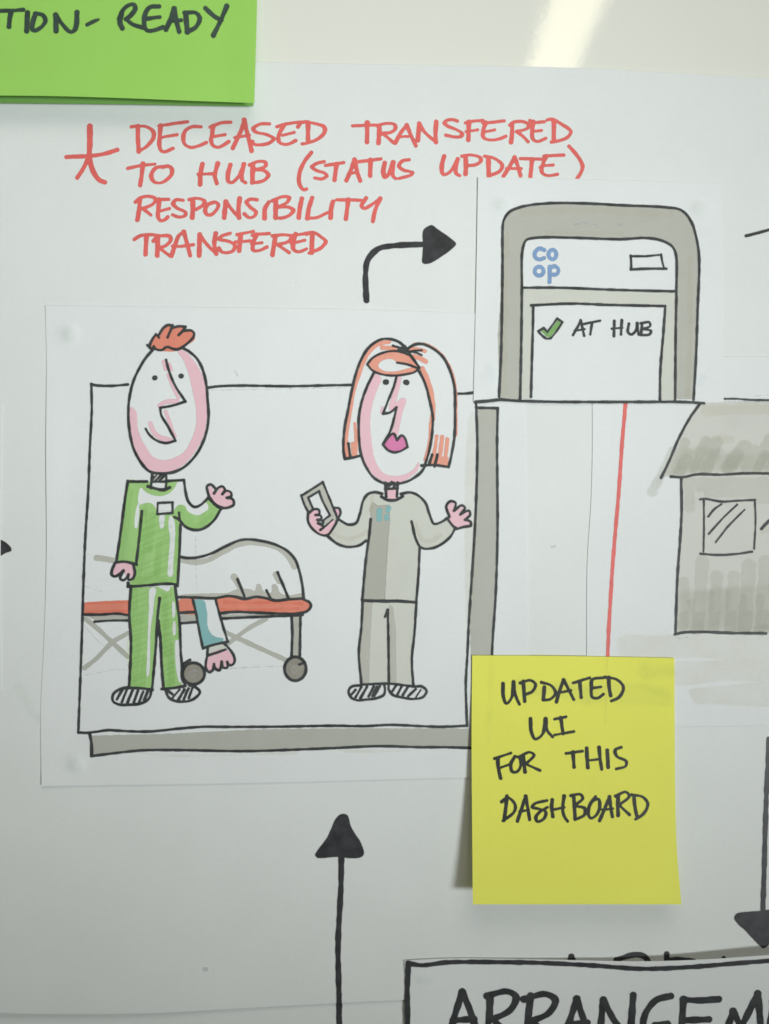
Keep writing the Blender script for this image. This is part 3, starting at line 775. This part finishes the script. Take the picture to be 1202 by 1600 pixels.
# ---- the woman
wo = ink('woman_drawing', dash, BLACK, lines('570,130 520,120 475,135 445,180 425,260 400,320 350,330 310,310 280,290 ; 692,132 750,122 800,140 850,190 875,260 905,325 950,315 990,290 ; 1045,350 1010,410 940,465 870,487 820,478 790,430 760,310 ; 495,295 485,400 465,550 440,820 ; 812,480 805,650 790,835 ; 440,822 560,825 700,825 790,835 ; 210,400 280,455 350,475 420,465 465,435', W2, 4.6)
    + lines('590,60 593,100 595,150 ; 670,60 665,150 ; 590,100 670,95 ; w5:565,150 600,170 660,170 703,148 ; w2.5:608,92 640,62 ; 640,95 655,70 ; w4:598,85 615,70 ; w4:630,55 650,62', W2, 4.8), level=12, label='drawn woman in a grey tunic with an orange bob, holding a phone')
for nm, st in (('hair_outline', lines('640,200 560,130 460,105 380,125 300,190 240,290 200,400 165,540 130,720 100,880 92,1060 105,1130 / 150,1125 230,1105 ; 135,1000 150,1110 ;'
          '640,190 690,160 760,150 850,185 940,260 1000,370 1040,520 1045,700 1040,940 1010,1120 990,1200 / 870,1185 760,1188 ; 850,1095 825,1175 ; 895,1095 870,1195', W1, 4.8) + lines('295,325 340,270 430,225 530,210 620,230 665,250 / 740,355 / 700,390 620,410 530,420 420,410 340,375 295,325 ; 550,310 640,325 735,360 ; 515,165 570,180 630,200 ; w4:560,200 640,215 700,208 ; w3.6:700,208 760,203 ; 640,215 700,220 760,245 ; w4.2:620,170 670,250 740,350 ; w3:595,178 640,210', W1, 4.0)),
               ('head_outline', lines('350,400 300,500 255,620 225,760 225,950 240,1080 280,1190 350,1290 430,1335 520,1345 620,1330 700,1290 760,1240 790,1190 ; 740,385 790,490 830,640 855,780 845,950 820,1080 785,1190', W1, 4.6) + lines('545,430 520,520 480,620 430,745 / 490,735 545,690 / 525,780 490,900 430,1000', W1, 4.2)),
               ('lips_outline', lines('430,1010 480,940 520,915 550,970 / 590,930 620,960 640,1030 / 580,1065 520,1075 470,1055 430,1010', W1, 4.2)),
               ('hand_outline', lines('90,250 90,310 120,360 170,395 215,398 260,340 280,300; 95,255 130,230 160,235 162,262 137,268 / 170,272 178,290 150,300 / 188,308 182,325 155,322 / 190,345 168,365; 262,220 290,225 300,255 285,290; w4:45,145 185,55 / 220,140 285,300; w4:45,140 65,200 95,255', W2, 4.3)),
               ('held_phone_outline', lines('w4:90,155 160,115 / 185,180 232,270 / 192,300 ; w4:90,155 120,225 ; w3:170,368 250,298', W2, 4.3)),
               ('hand_outline', lines('1005,280 985,210 1010,180 1045,190 1035,240 / 1085,205 1105,220 1075,265 / 1130,240 1140,265 1105,300 / 1140,310 1145,335 1100,345 1050,360 ; 990,290 1020,330 1050,360', W2, 4.4)),
               ('trousers_outline', lines('235,90 225,300 205,500 225,745 ; 430,165 435,350 440,740 ; 430,165 408,220 ; 655,110 640,350 620,550 632,760 ; 240,92 400,100 500,98 650,108 ; 225,750 330,745 430,742 520,750 632,765', W3, 4.5)),
               ('shoe_outline', lines('225,755 150,765 125,800 145,850 190,872 260,868 350,855 400,830 410,790 405,755 ; w4:180,790 150,825 ; 225,770 180,848 ; 270,765 218,855 ; 322,765 282,842 ; 348,765 312,838 ; 370,762 325,835 ', W3, 4.5)),
               ('shoe_outline', lines(' 645,765 700,765 735,800 710,845 640,862 540,850 470,830 440,790 440,745 ; w4:495,760 460,812 ; 540,765 502,838 ; 590,765 550,832 ; 650,785 592,840 ; w3:690,790 650,852', W3, 4.5))):
    ink(nm, dash, BLACK, st, level=12, parent=wo)
for st in ('w8.8:450,475 458,475', 'w8.8:624,477 632,478'):
    ink('eye', dash, BLACK, lines(st, W1), level=12, parent=wo)
ink('hair_colour', dash, ORGS, lines('w5.5:480,132 390,150 320,210 262,310 222,420 ; w5:222,420 180,560 145,760 120,930 112,1060 ; w7:425,180 480,185 530,190 ; w5:650,190 730,195 790,212 ; w7:690,255 740,270 795,300 ; w7.5:765,360 800,430 840,570 858,700 852,790 ; w3.5:835,820 825,980 785,1140 ;'
          'w3.5:700,150 790,150 900,210 975,300 1030,420 1052,560 1056,700 1055,930 ; w5.5:890,940 872,1060 855,1168 ; w6:935,945 922,1060 905,1178 ; w6:980,965 968,1080 950,1190 ; w5:190,830 200,960 195,1090 ; w5:170,1000 178,1100', W1, 6),
    fills=polys('300,325 345,272 430,230 530,215 620,233 662,252 735,355 700,388 620,406 530,416 420,406 345,372', W1) + polys('905,1110 990,1115 985,1190 880,1182', W1, False) + polys('105,1000 130,1010 145,1118 110,1120', W1, False),
    holes=polys('388,335 420,292 500,275 530,290 560,312 640,322 690,348 640,360 540,385 430,378', W1), level=7, parent=wo, label='orange marker hair')
ink('face_colour', dash, PINK, lines('w7.5:565,440 545,540 500,680 ; w9:600,640 575,720 548,850 532,910 ; w10:510,690 590,650 ; w3:425,690 415,735', W1, 6),
    fills=polys('355,400 415,440 380,540 345,640 320,800 330,960 350,1100 390,1200 450,1262 560,1278 650,1252 700,1210 735,1160 730,1220 680,1270 600,1322 500,1332 400,1305 320,1240 270,1150 245,1050 235,900 240,740 270,610', W1)
    , level=7, parent=wo, label='pink marker shading of the face')
ink('neck_colour', dash, PINK, fills=polys('600,105 660,103 657,166 605,164', W2, False), level=7, parent=wo)
ink('hand_colour', dash, PINK, fills=polys('95,262 130,235 155,245 160,300 185,340 170,365 250,305 272,312 215,395 165,388 115,345 ; 262,225 290,228 298,262 282,285 265,255', W2), level=7, parent=wo)
ink('hand_colour', dash, PINK, fills=polys('992,205 1030,185 1045,240 1090,212 1082,262 1135,248 1110,300 1145,322 1130,342 1052,355 1005,290', W2), level=7, parent=wo)
ink('lips_colour', dash, MAG, fills=polys('438,1010 480,945 520,922 552,965 590,938 618,965 632,1028 580,1062 520,1068 470,1050', W1), level=8, parent=wo, label='magenta marker lips')
TSH = ink_mat('tunic_shadow_grey', alb((168, 170, 159)), 3.0, 1.0, 0.04, 0.05, scale=60)
tu = ink('tunic_colour', dash, GREYL, fills=polys('470,140 520,124 570,132 600,170 630,176 665,172 695,150 750,125 800,142 850,190 875,262 905,328 950,318 990,292 1045,350 1010,408 940,462 870,484 820,480 805,650 795,832 445,820 465,560 475,440 420,462 350,472 280,452 213,397 262,335 285,298 350,332 402,322 428,260 445,182', W2, False), level=6, parent=wo, g=1.5, label='light grey marker tunic')
ink('tunic_shadow', dash, TSH, fills=polys('505,180 540,205 620,200 622,300 612,420 600,600 590,820 446,816 470,560 484,440 500,300 485,240', W2, False), level=7, parent=tu, label='darker grey half of the tunic')
ink('tunic_streaks', dash, WASH, lines('w9:240,385 330,425 420,405 470,375 ; w9:785,330 825,420 880,440 945,400 ; w9:505,150 500,230', W2, 8), level=8, parent=tu)
ink('badge_colour', dash, TEAL, lines('w8.5:553,240 551,252 ; w7.5:551,282 550,294 ; w7:613,222 606,240 ; w7:601,277 598,290', W2), level=9, parent=tu, label='teal initials on the chest')
tr = ink('trousers_colour', dash, GREYL, fills=polys('238,98 650,112 640,350 622,550 632,750 225,745 208,500 226,300', W3, False), level=6, parent=wo, g=1.5, label='light grey marker trousers')
ink('trouser_shadow', dash, GREYM, fills=polys('240,102 310,108 292,400 282,742 226,742 209,520 225,300 ; 442,125 468,140 492,300 497,742 447,742 437,400', W3, False), level=7, parent=tr)
ink('device_colour', dash, GREYM, fills=polys('50,150 180,62 282,300 240,318 195,342 188,308 232,270 185,180 162,118 93,158 120,225 100,250', W2, False), level=6, parent=wo, label='grey body of the held phone')

# ------------------------------------------------------------------ sheet with the house
house = sheet('drawing_sheet', h_house, [(925, 552), (1060, 554), (1140, 556.5), (1290, 557)], [(1290, 557), (1290, 1133)],
              [(915, 1137), (1060, 1135), (1200, 1133.5), (1290, 1133)], [(925, 552), (926, 700), (924, 780), (918, 880), (917, 1023), (915, 1137)],
              MP, 80, 120, 'white sheet with a grey drawn house and a long red line down its left side', 'paper')
HV = (740, 600, 2.602); H2 = (980, 600, 3.81)
ink('drawn_red_line', house, REDL, lines('620,60 614,130 605,230 597,350 590,450 577,600 565,750 557,880 550,1000 546,1105 540,1280 536,1370', HV, 5.6), level=3, label='long red line beside the house')
ho = ink('house_drawing', house, BLACK, lines('w4.6:432,120 375,200 310,320 250,460 203,558 ; 262,552 330,555 420,538 560,540 700,532 990,535 ; w4.9:322,560 325,750 318,900 300,1150 288,1488 ; 285,1490 330,1480 450,1475 600,1483 828,1485 ; w3.6:582,88 650,88 750,95 990,95 ;'
    'w4:435,687 460,683 560,700 660,695 762,690 ; w3.6:760,690 765,800 757,980 ; w3.6:457,690 458,850 455,998 ; w4:437,1010 540,1018 650,1012 745,998 ; w3.6:562,715 520,745 483,790 ; w3.6:655,718 570,800 487,892 ; w3.6:700,748 600,850 528,942 ; w5:800,862 830,830 900,760', H2, 4.5), level=8, label='drawn house with a window')
ink('house_colour', house, ink_mat('house_light_grey', alb((194, 196, 188)), 1.2, 1.0, 0.03, 0.02, scale=60), fills=polys('432,120 600,108 990,104 990,1480 292,1485 300,1150 318,900 325,750 322,560 212,548 250,460 310,320 375,200', H2, False), level=1, parent=ho, g=2, label='light grey marker base')
HW2 = tint('second_pass_grey', (190, 190, 182), (202, 201, 194), alb((194, 196, 188)), 4, 0.3, 70)
st = lines('w17:275,400 215,520 150,640 ; w16:345,350 300,450 262,520 ; w22:360,420 320,510 ; w20:470,345 430,420 400,500 ; w22:530,350 500,430 470,505 ; w16:400,420 380,505 ; w26:700,380 660,430 610,490 ; w22:640,440 590,500 ; w22:760,400 720,500 ; w26:860,340 800,440 760,500 ; w24:940,330 900,440 860,510', H2, 18)
ink('roof_wash', house, tint('roof_wash_grey', (182, 182, 173), (202, 202, 195), alb((194, 196, 188)), 4, 0.25, 90), st, level=3, parent=ho, g=1.5, label='darker grey strokes on the roof')
ink('roof_wash', house, HW2, lines('w20:350,450 310,520 ; w18:450,400 400,500 ; w22:520,430 460,510 ; w20:660,420 600,500 ; w20:820,430 780,510 ; w10:430,400 560,395', H2), level=4, parent=ho, g=1.5)
ink('roof_wash', house, WASHF, lines('w20:470,160 700,150 990,150 ; w16:560,330 620,330', H2), level=4, parent=ho, g=2)
ink('wall_wash', house, tint('wall_wash_grey', (188, 188, 180), (202, 202, 195), alb((194, 196, 188)), 3.5, 0.3, 90), lines('w17:345,585 560,585 990,580 ; w20:370,600 372,735 ; w15:430,620 990,625 ; w15:480,650 990,655 ; w14:780,690 990,690 ; w20:340,1180 335,1440', H2), level=3, parent=ho, g=1.5, label='grey strokes below the eaves')
ink('wall_wash', house, tint('lower_wall_wash_grey', (187, 187, 179), (202, 202, 195), alb((194, 196, 188)), 3.0, 0.25, 90), lines('w22:448,1060 435,1250 420,1455 ; w20:535,1150 515,1455 ; w21:635,1150 615,1455 ; w24:725,1085 700,1455 ; w22:822,1060 800,1455 ; w22:915,1040 900,1455', H2), level=4, parent=ho, g=1.2, label='upright grey strokes on the wall')
ink('wall_wash', house, HW2, lines('w20:340,1390 990,1380 ; w18:320,1440 990,1440 ; w14:380,1300 400,1455 ; w14:500,1250 490,1455 ; w16:590,1250 580,1455 ; w16:690,1270 680,1455 ; w16:790,1270 780,1455 ; w16:880,1270 870,1455', H2), level=5, parent=ho, g=1.5)
SOFT = tint('broad_grey_pass', (184, 184, 175), (202, 202, 195), alb((194, 196, 188)), 14, 0.25, 60)
ink('roof_wash', house, SOFT, fills=polys('320,370 560,380 780,400 990,360 990,545 250,545', H2), level=2, parent=ho, g=2, clip=polys('432,120 600,108 990,104 990,532 560,540 250,548 250,460 310,320 375,200', H2, False))
ink('wall_wash', house, SOFT, fills=polys('300,1230 450,1200 700,1180 990,1190 990,1560 290,1560', H2), level=2, parent=ho, g=2, clip=polys('300,1100 990,1100 990,1480 290,1485', H2, False))
ink('drawing_shadow', house, WASH, lines('w10:810,880 850,850 900,800', H2), level=6, parent=ho)
ink('ground_wash', house, WASHF, fills=polys('966,995 1030,991 1100,988 1240,980 1240,1022 1060,1030 1000,1036 972,1034 ; 1040,1036 1100,1031 1240,1024 1240,1060 1130,1066 1050,1070 ; 1075,1078 1082,1074 1110,1072 1240,1066 1240,1098 1110,1102 1085,1100', ID), level=1, g=2, label='faint grey ground strokes under the house')
ink('paper_speck', house, PENCIL, lines('w1.3:1103,629 1150,627 1202,629 ; w1.2:1178,619 1202,617 ; w1.2:1075,996 1060,998', ID), level=7)
ink('paper_speck', big, PENCIL, lines('w3:862,855 867,853', ID), level=3)

# ------------------------------------------------------------------ sheet with the phone
phone = sheet('drawing_sheet', h_phone, [(747, 277), (880, 279), (1000, 282), (1124, 286)], [(1124, 286), (1127, 400), (1128, 520), (1128, 629)],
              [(740, 627), (780, 624), (900, 628), (1000, 629), (1128, 629)], [(747, 277), (745, 400), (743, 500), (740, 627)],
              MP, 80, 80, 'white sheet above the house, showing a grey phone with a ticked status', 'paper')
PV = (740, 290, 2.602)
po = ink('phone_drawing', phone, BLACK, lines(
    '104,858 108,780 112,700 116,500 118,300 118,200 122,145 145,108 200,85 300,72 450,72 600,80 780,88 845,100 885,145 910,230 918,300 912,500 905,700 895,870 ;'
    '190,866 195,600 197,415 200,260 215,222 260,212 400,212 600,218 700,213 760,222 805,245 822,275 825,430 822,600 820,872 ;'
    'w4.6:200,415 350,415 550,423 825,430 ; 234,858 238,700 242,560 243,487 ; 235,487 400,480 550,485 780,490 / 772,600 760,750 758,870 ;'
    'w3.8:640,287 700,287 763,281 / 768,310 776,338 ; 640,285 642,340 ; 640,341 710,338 785,338', PV, 4.7), level=8, label='drawn phone outline and screen boxes')
ink('phone_body_colour', phone, GREY, fills=polys('106,866 104,780 100,600 112,450 115,300 116,200 120,145 140,105 200,82 300,70 450,68 600,74 780,84 850,98 888,145 908,230 915,300 910,500 902,700 893,868', PV, False),
    holes=polys('190,900 195,600 197,415 200,260 215,222 260,212 400,212 600,218 700,213 760,222 805,245 822,275 825,430 822,600 820,900', PV, False), level=1, parent=po, g=1.6, wob=0.6, label='warm grey marker phone body')
ink('phone_body_streaks', phone, WASHF, lines('w14:130,200 125,500 120,840 ; w12:880,300 880,600 870,850 ; w14:200,110 450,100 800,120 ; w9:300,190 600,195', PV), level=2, parent=po, g=1.6)
ink('screen_colour', phone, GREYL, fills=polys('198,420 350,418 550,426 825,434 822,600 818,870 192,866 196,600', PV, False), holes=polys('240,488 400,482 550,487 778,492 772,600 760,750 757,900 232,900 238,700', PV, False), level=2, parent=po, g=1.5, label='light grey marker screen surround')
ink('phone_details', phone, PENCIL, lines('w2.2:410,157 450,151 505,161 ; w4:588,158 602,160', PV, 2), level=4, parent=po)
lo = ink('logo_lettering', phone, BLUE, lines('w5.8:288,262 268,256 250,272 252,293 268,300 288,294', PV, 5.8) + ell(321, 280, 16, 19, PV, 5.8) + ell(267, 348, 18, 18, PV, 5.8)
    + lines('w5.8:310,330 310,360 309,392 ; 310,335 332,328 346,342 338,360 312,362', PV, 5.8), level=6, label='blue lettering co op in two rows')
TG = ink_mat('tick_green', alb((118, 160, 96)), 0.8, 1.0, 0.08, 0.02)
ck = ink('drawn_tick', phone, BLACK, lines('264,592 286,578 / 300,595 / 341,540 / 362,555 / 340,590 314,622 / 290,620 264,592 ; 268,600 292,618', PV, 3.8), level=8, label='green tick with black outline')
ink('tick_colour', phone, TG, fills=polys('275,592 288,582 302,600 342,548 356,558 312,618 296,612', PV, False), level=4, parent=ck)
word(phone, BLACK, 'black handwritten word AT', [('405,607 425,572 436,548 / 450,610 ; 412,590 452,584', PV), ('450,562 515,549 ; 482,558 475,605', PV)], 4.8, 0.15)
word(phone, BLACK, 'black handwritten word HUB', [('573,550 571,612 ; 603,548 600,605 ; 562,582 605,578', PV), ('632,562 628,595 642,606 660,590 666,560 / 668,585 672,606', PV),
    ('686,560 681,605 ; 680,560 715,556 718,572 690,582 722,590 716,605 680,608', PV)], 4.9, 0.15)
ink('drawn_line', phone, BLACK, lines('w5.4:10,73 60,69 110,63 ; w5:110,63 170,68 300,72 490,73 700,73 850,73 938,78', HV), level=9, label='black line along the lower edge of the phone sheet')
ink('putty_mark', phone, PUTTY, lines('w30:783,319 785,321', ID), level=1, label='grease spot at the top left corner')
ink('putty_mark', phone, PUTTY, lines('w30:1091,325 1096,328', ID), level=1, label='grease spot at the top right corner')
ink('putty_mark', phone, pwash('faint_grease', (206, 213, 213), 0.4, 9), lines('w18:765,575 772,592', ID), level=1)
ink('putty_mark', phone, pwash('faint_grease', (206, 213, 213), 0.4, 9), lines('w18:1098,590 1092,598', ID), level=1)

# ------------------------------------------------------------------ sheet at the left edge, title card
left = sheet('drawing_sheet', h_left, [(-120, 625), (4, 629)], [(4, 629), (2, 760), (1, 880), (3, 1079)], [(-120, 1080), (3, 1079)], [(-120, 625), (-120, 1080)],
             MP, 20, 40, 'white sheet whose right edge just enters the photo at the left border', 'paper')
title = sheet('title_card', h_title, [(632, 1501), (700, 1497.5), (850, 1499), (1000, 1501.5), (1100, 1498.5), (1202, 1491.5), (1290, 1487)], [(1290, 1488), (1290, 1780)],
              [(632, 1780), (1290, 1780)], [(632, 1501), (633, 1560), (632, 1780)], MP, 90, 40, 'white title card at the lower right with thick black capitals', 'card')
BV = (600, 1380, 1.997)
ink('drawn_border', title, BLACKB, lines('w9:76,250 73,340 74,439 70,560 ; w7.5:86,252 120,256 200,247 400,247 520,250 640,256 800,267 950,262 1100,250 1204,242 1300,236', BV, 7), level=5, label='thick black border of the title card')
word(title, BLACKB, 'thick black word ARRANGEMENTS running out of the frame', [
    ('200,490 222,410 245,340 / 270,400 297,490 ; 215,428 282,424', BV), ('332,350 328,420 318,490 ; 322,352 385,338 412,355 395,395 340,425 / 410,490', BV),
    ('458,352 450,420 440,490 ; 437,362 505,346 535,365 515,405 462,430 / 530,490', BV), ('562,490 580,430 602,362 / 625,430 645,490 ; 575,440 635,436', BV),
    ('672,490 685,365 / 720,430 768,490 / 778,350', BV), ('895,352 850,365 815,410 812,460 850,490 890,470 885,440 / 845,442', BV),
    ('1045,362 985,366 935,364 / 930,430 925,490 / 1010,495 ; 935,428 1015,425', BV), ('1058,490 1090,400 / 1115,450 / 1167,345 / 1180,490', BV), ('1290,362 1215,370 / 1210,490 1290,495 ; 1212,430 1280,425', BV)], 11.6, 0.10)
ink('putty_mark', title, PUTTY, lines('w22:657,1531 673,1531', ID), level=1)

# ------------------------------------------------------------------ sticky notes
under = sheet('sticky_note', h_under, [(-170, -260), (401, -250)], [(401, -250), (400, 60), (396, 166)], [(-170, 160), (0, 161), (200, 163), (396, 166)], [(-170, -260), (-170, 160)],  # added sheet: its dark strip imitates the shadow below the green note
              MGREENSHADE, 30, 50, 'added darker green sheet whose thin strip stands in for the shadow under the bright green note', 'sticky note')
green = sheet('sticky_note', h_green, [(-170, -260), (407, -250)], [(407, -250), (403, -60), (401, 40), (397.5, 161)], [(-170, 148), (-20, 149), (80, 150), (200, 153.5), (300, 157.5), (397.5, 161)],
              [(-170, -260), (-170, 148)], MGREEN, 60, 70, 'bright green sticky note at the top left reading TION-READY', 'sticky note')
GV = (0, 0, 3.005)
word(green, BLKG, 'dark handwritten letters TION at the left photo edge', [('-60,52 50,50 110,46 ; 52,55 46,90 43,125', GV), ('130,60 126,145', GV), ('168,64 156,100 152,138 165,143 200,122 214,95 200,70 165,64', GV),
    ('264,145 262,70 / 290,110 332,150 350,142 360,110 362,58', GV), ('w6.5:-120,60 -90,140 -60,80', GV)], 8.5, 0.2)
ink('dash', green, BLKG, lines('w6.5:410,116 435,103 464,91', GV, 6, 0, 0.4), level=4)
word(green, BLKG, 'dark handwritten word READY', [('575,133 564,105 572,65 ; 562,88 580,45 605,24 630,22 636,42 615,72 592,90 / 625,115 672,130', GV), ('748,30 705,34 682,68 678,115 690,142 725,142 765,128 ; 688,88 750,80', GV),
    ('780,138 800,95 818,42 / 828,95 842,148 ; 795,100 850,95', GV), ('872,62 880,150 ; 868,60 920,60 938,85 922,125 880,150', GV), ('965,38 1005,75 1040,95 ; 1065,30 1035,100 1003,165', GV)], 8.7, 0.2)

yel = sheet('sticky_note', h_yel, [(738, 1024), (850, 1024.5), (950, 1026), (1054, 1028)], [(1054, 1028), (1054.5, 1150), (1055.5, 1250), (1058, 1330), (1065, 1413)],
            [(739, 1413), (850, 1413), (1065, 1413)], [(738, 1024), (737, 1150), (738, 1300), (739, 1413)], MYEL, 60, 70,
            'bright yellow sticky note with four lines of black handwriting, curling up at its foot', 'sticky note')
YV = (720, 1000, 3.249)
ink('smudge', yel, SMUDGE, lines('w36:815,1072 900,1080 975,1078 1040,1086 ; w34:1010,1050 1048,1048 ; w16:768,1030 764,1160 ; w26:900,1092 1045,1095', ID), level=1, g=2, label='grey smudges across the adhesive strip')
ink('smudge', yel, tint('red_line_showing_through', (204, 196, 92), (205, 210, 92), alb((218, 222, 92), (205, 210, 205)), 3), lines('w5:949,1028 947,1100 946,1132', ID), level=2)
YW = dict(w=6.0, chisel=0.25)
word(yel, BLKY, 'black handwritten word UPDATED', [('215,222 217,290 232,322 258,295 268,212 ; 268,215 278,280 298,325', YV), ('318,210 325,310 ; 303,218 355,205 380,225 365,260 325,278', YV),
    ('425,240 420,303 ; 410,215 460,232 482,270 455,300 420,305', YV), ('487,314 500,265 522,202 / 545,245 574,302 ; 500,268 560,256', YV), ('572,218 655,192 ; 605,215 612,290', YV),
    ('738,190 668,202 664,240 668,290 695,295 725,275 ; 665,245 712,238', YV), ('752,190 755,250 762,282 ; 732,188 795,202 826,240 805,290 765,310', YV)], **YW)
word(yel, BLKY, 'black handwritten word UI', [('355,400 358,460 378,503 415,480 430,400 ; 432,400 440,460 467,492', YV), ('478,402 535,390 ; 508,395 520,475 ; 478,482 575,465', YV)], **YW)
word(yel, BLKY, 'black handwritten word FOR', [('190,600 190,640 203,702 ; 172,602 255,574 ; 190,652 250,632', YV), ('275,592 255,630 262,668 288,668 306,632 298,598 275,590', YV), ('318,592 322,630 327,670 ; 300,592 350,570 372,583 332,630 / 402,662', YV)], **YW)
word(yel, BLKY, 'black handwritten word THIS', [('535,576 618,564 ; 570,570 576,645', YV), ('640,550 642,600 646,648 ; 703,546 708,600 716,656 ; 648,612 710,604', YV), ('744,560 749,646', YV), ('815,545 785,558 792,590 840,615 838,640 790,655', YV)], **YW)
word(yel, BLKY, 'black handwritten word DASHBOARD', [('235,793 228,860 220,916 ; 208,822 240,800 276,835 272,872 215,918', YV), ('288,920 310,855 330,793 / 340,850 350,912 ; 300,872 346,862', YV),
    ('438,815 375,832 364,848 400,858 432,872 425,905 390,922 382,900 405,870 440,850', YV), ('465,812 462,850 468,896 ; 525,793 518,860 528,900 543,920 ; 468,862 525,850', YV),
    ('575,800 578,850 581,908 ; 560,790 608,784 620,805 585,840 630,855 628,888 580,912', YV), ('685,797 657,835 648,885 662,905 690,888 706,848 700,808 670,815', YV),
    ('705,917 730,860 756,797 / 762,850 770,897 ; 720,862 772,856', YV), ('800,792 798,840 800,890 ; 785,793 838,772 856,792 805,838 / 857,887', YV), ('880,790 885,850 897,902 ; 868,786 925,797 950,832 930,880 888,910', YV)], **YW)
print('triangles', sum(len(o.data.polygons) * 2 for o in scene.objects if o.type == 'MESH'))
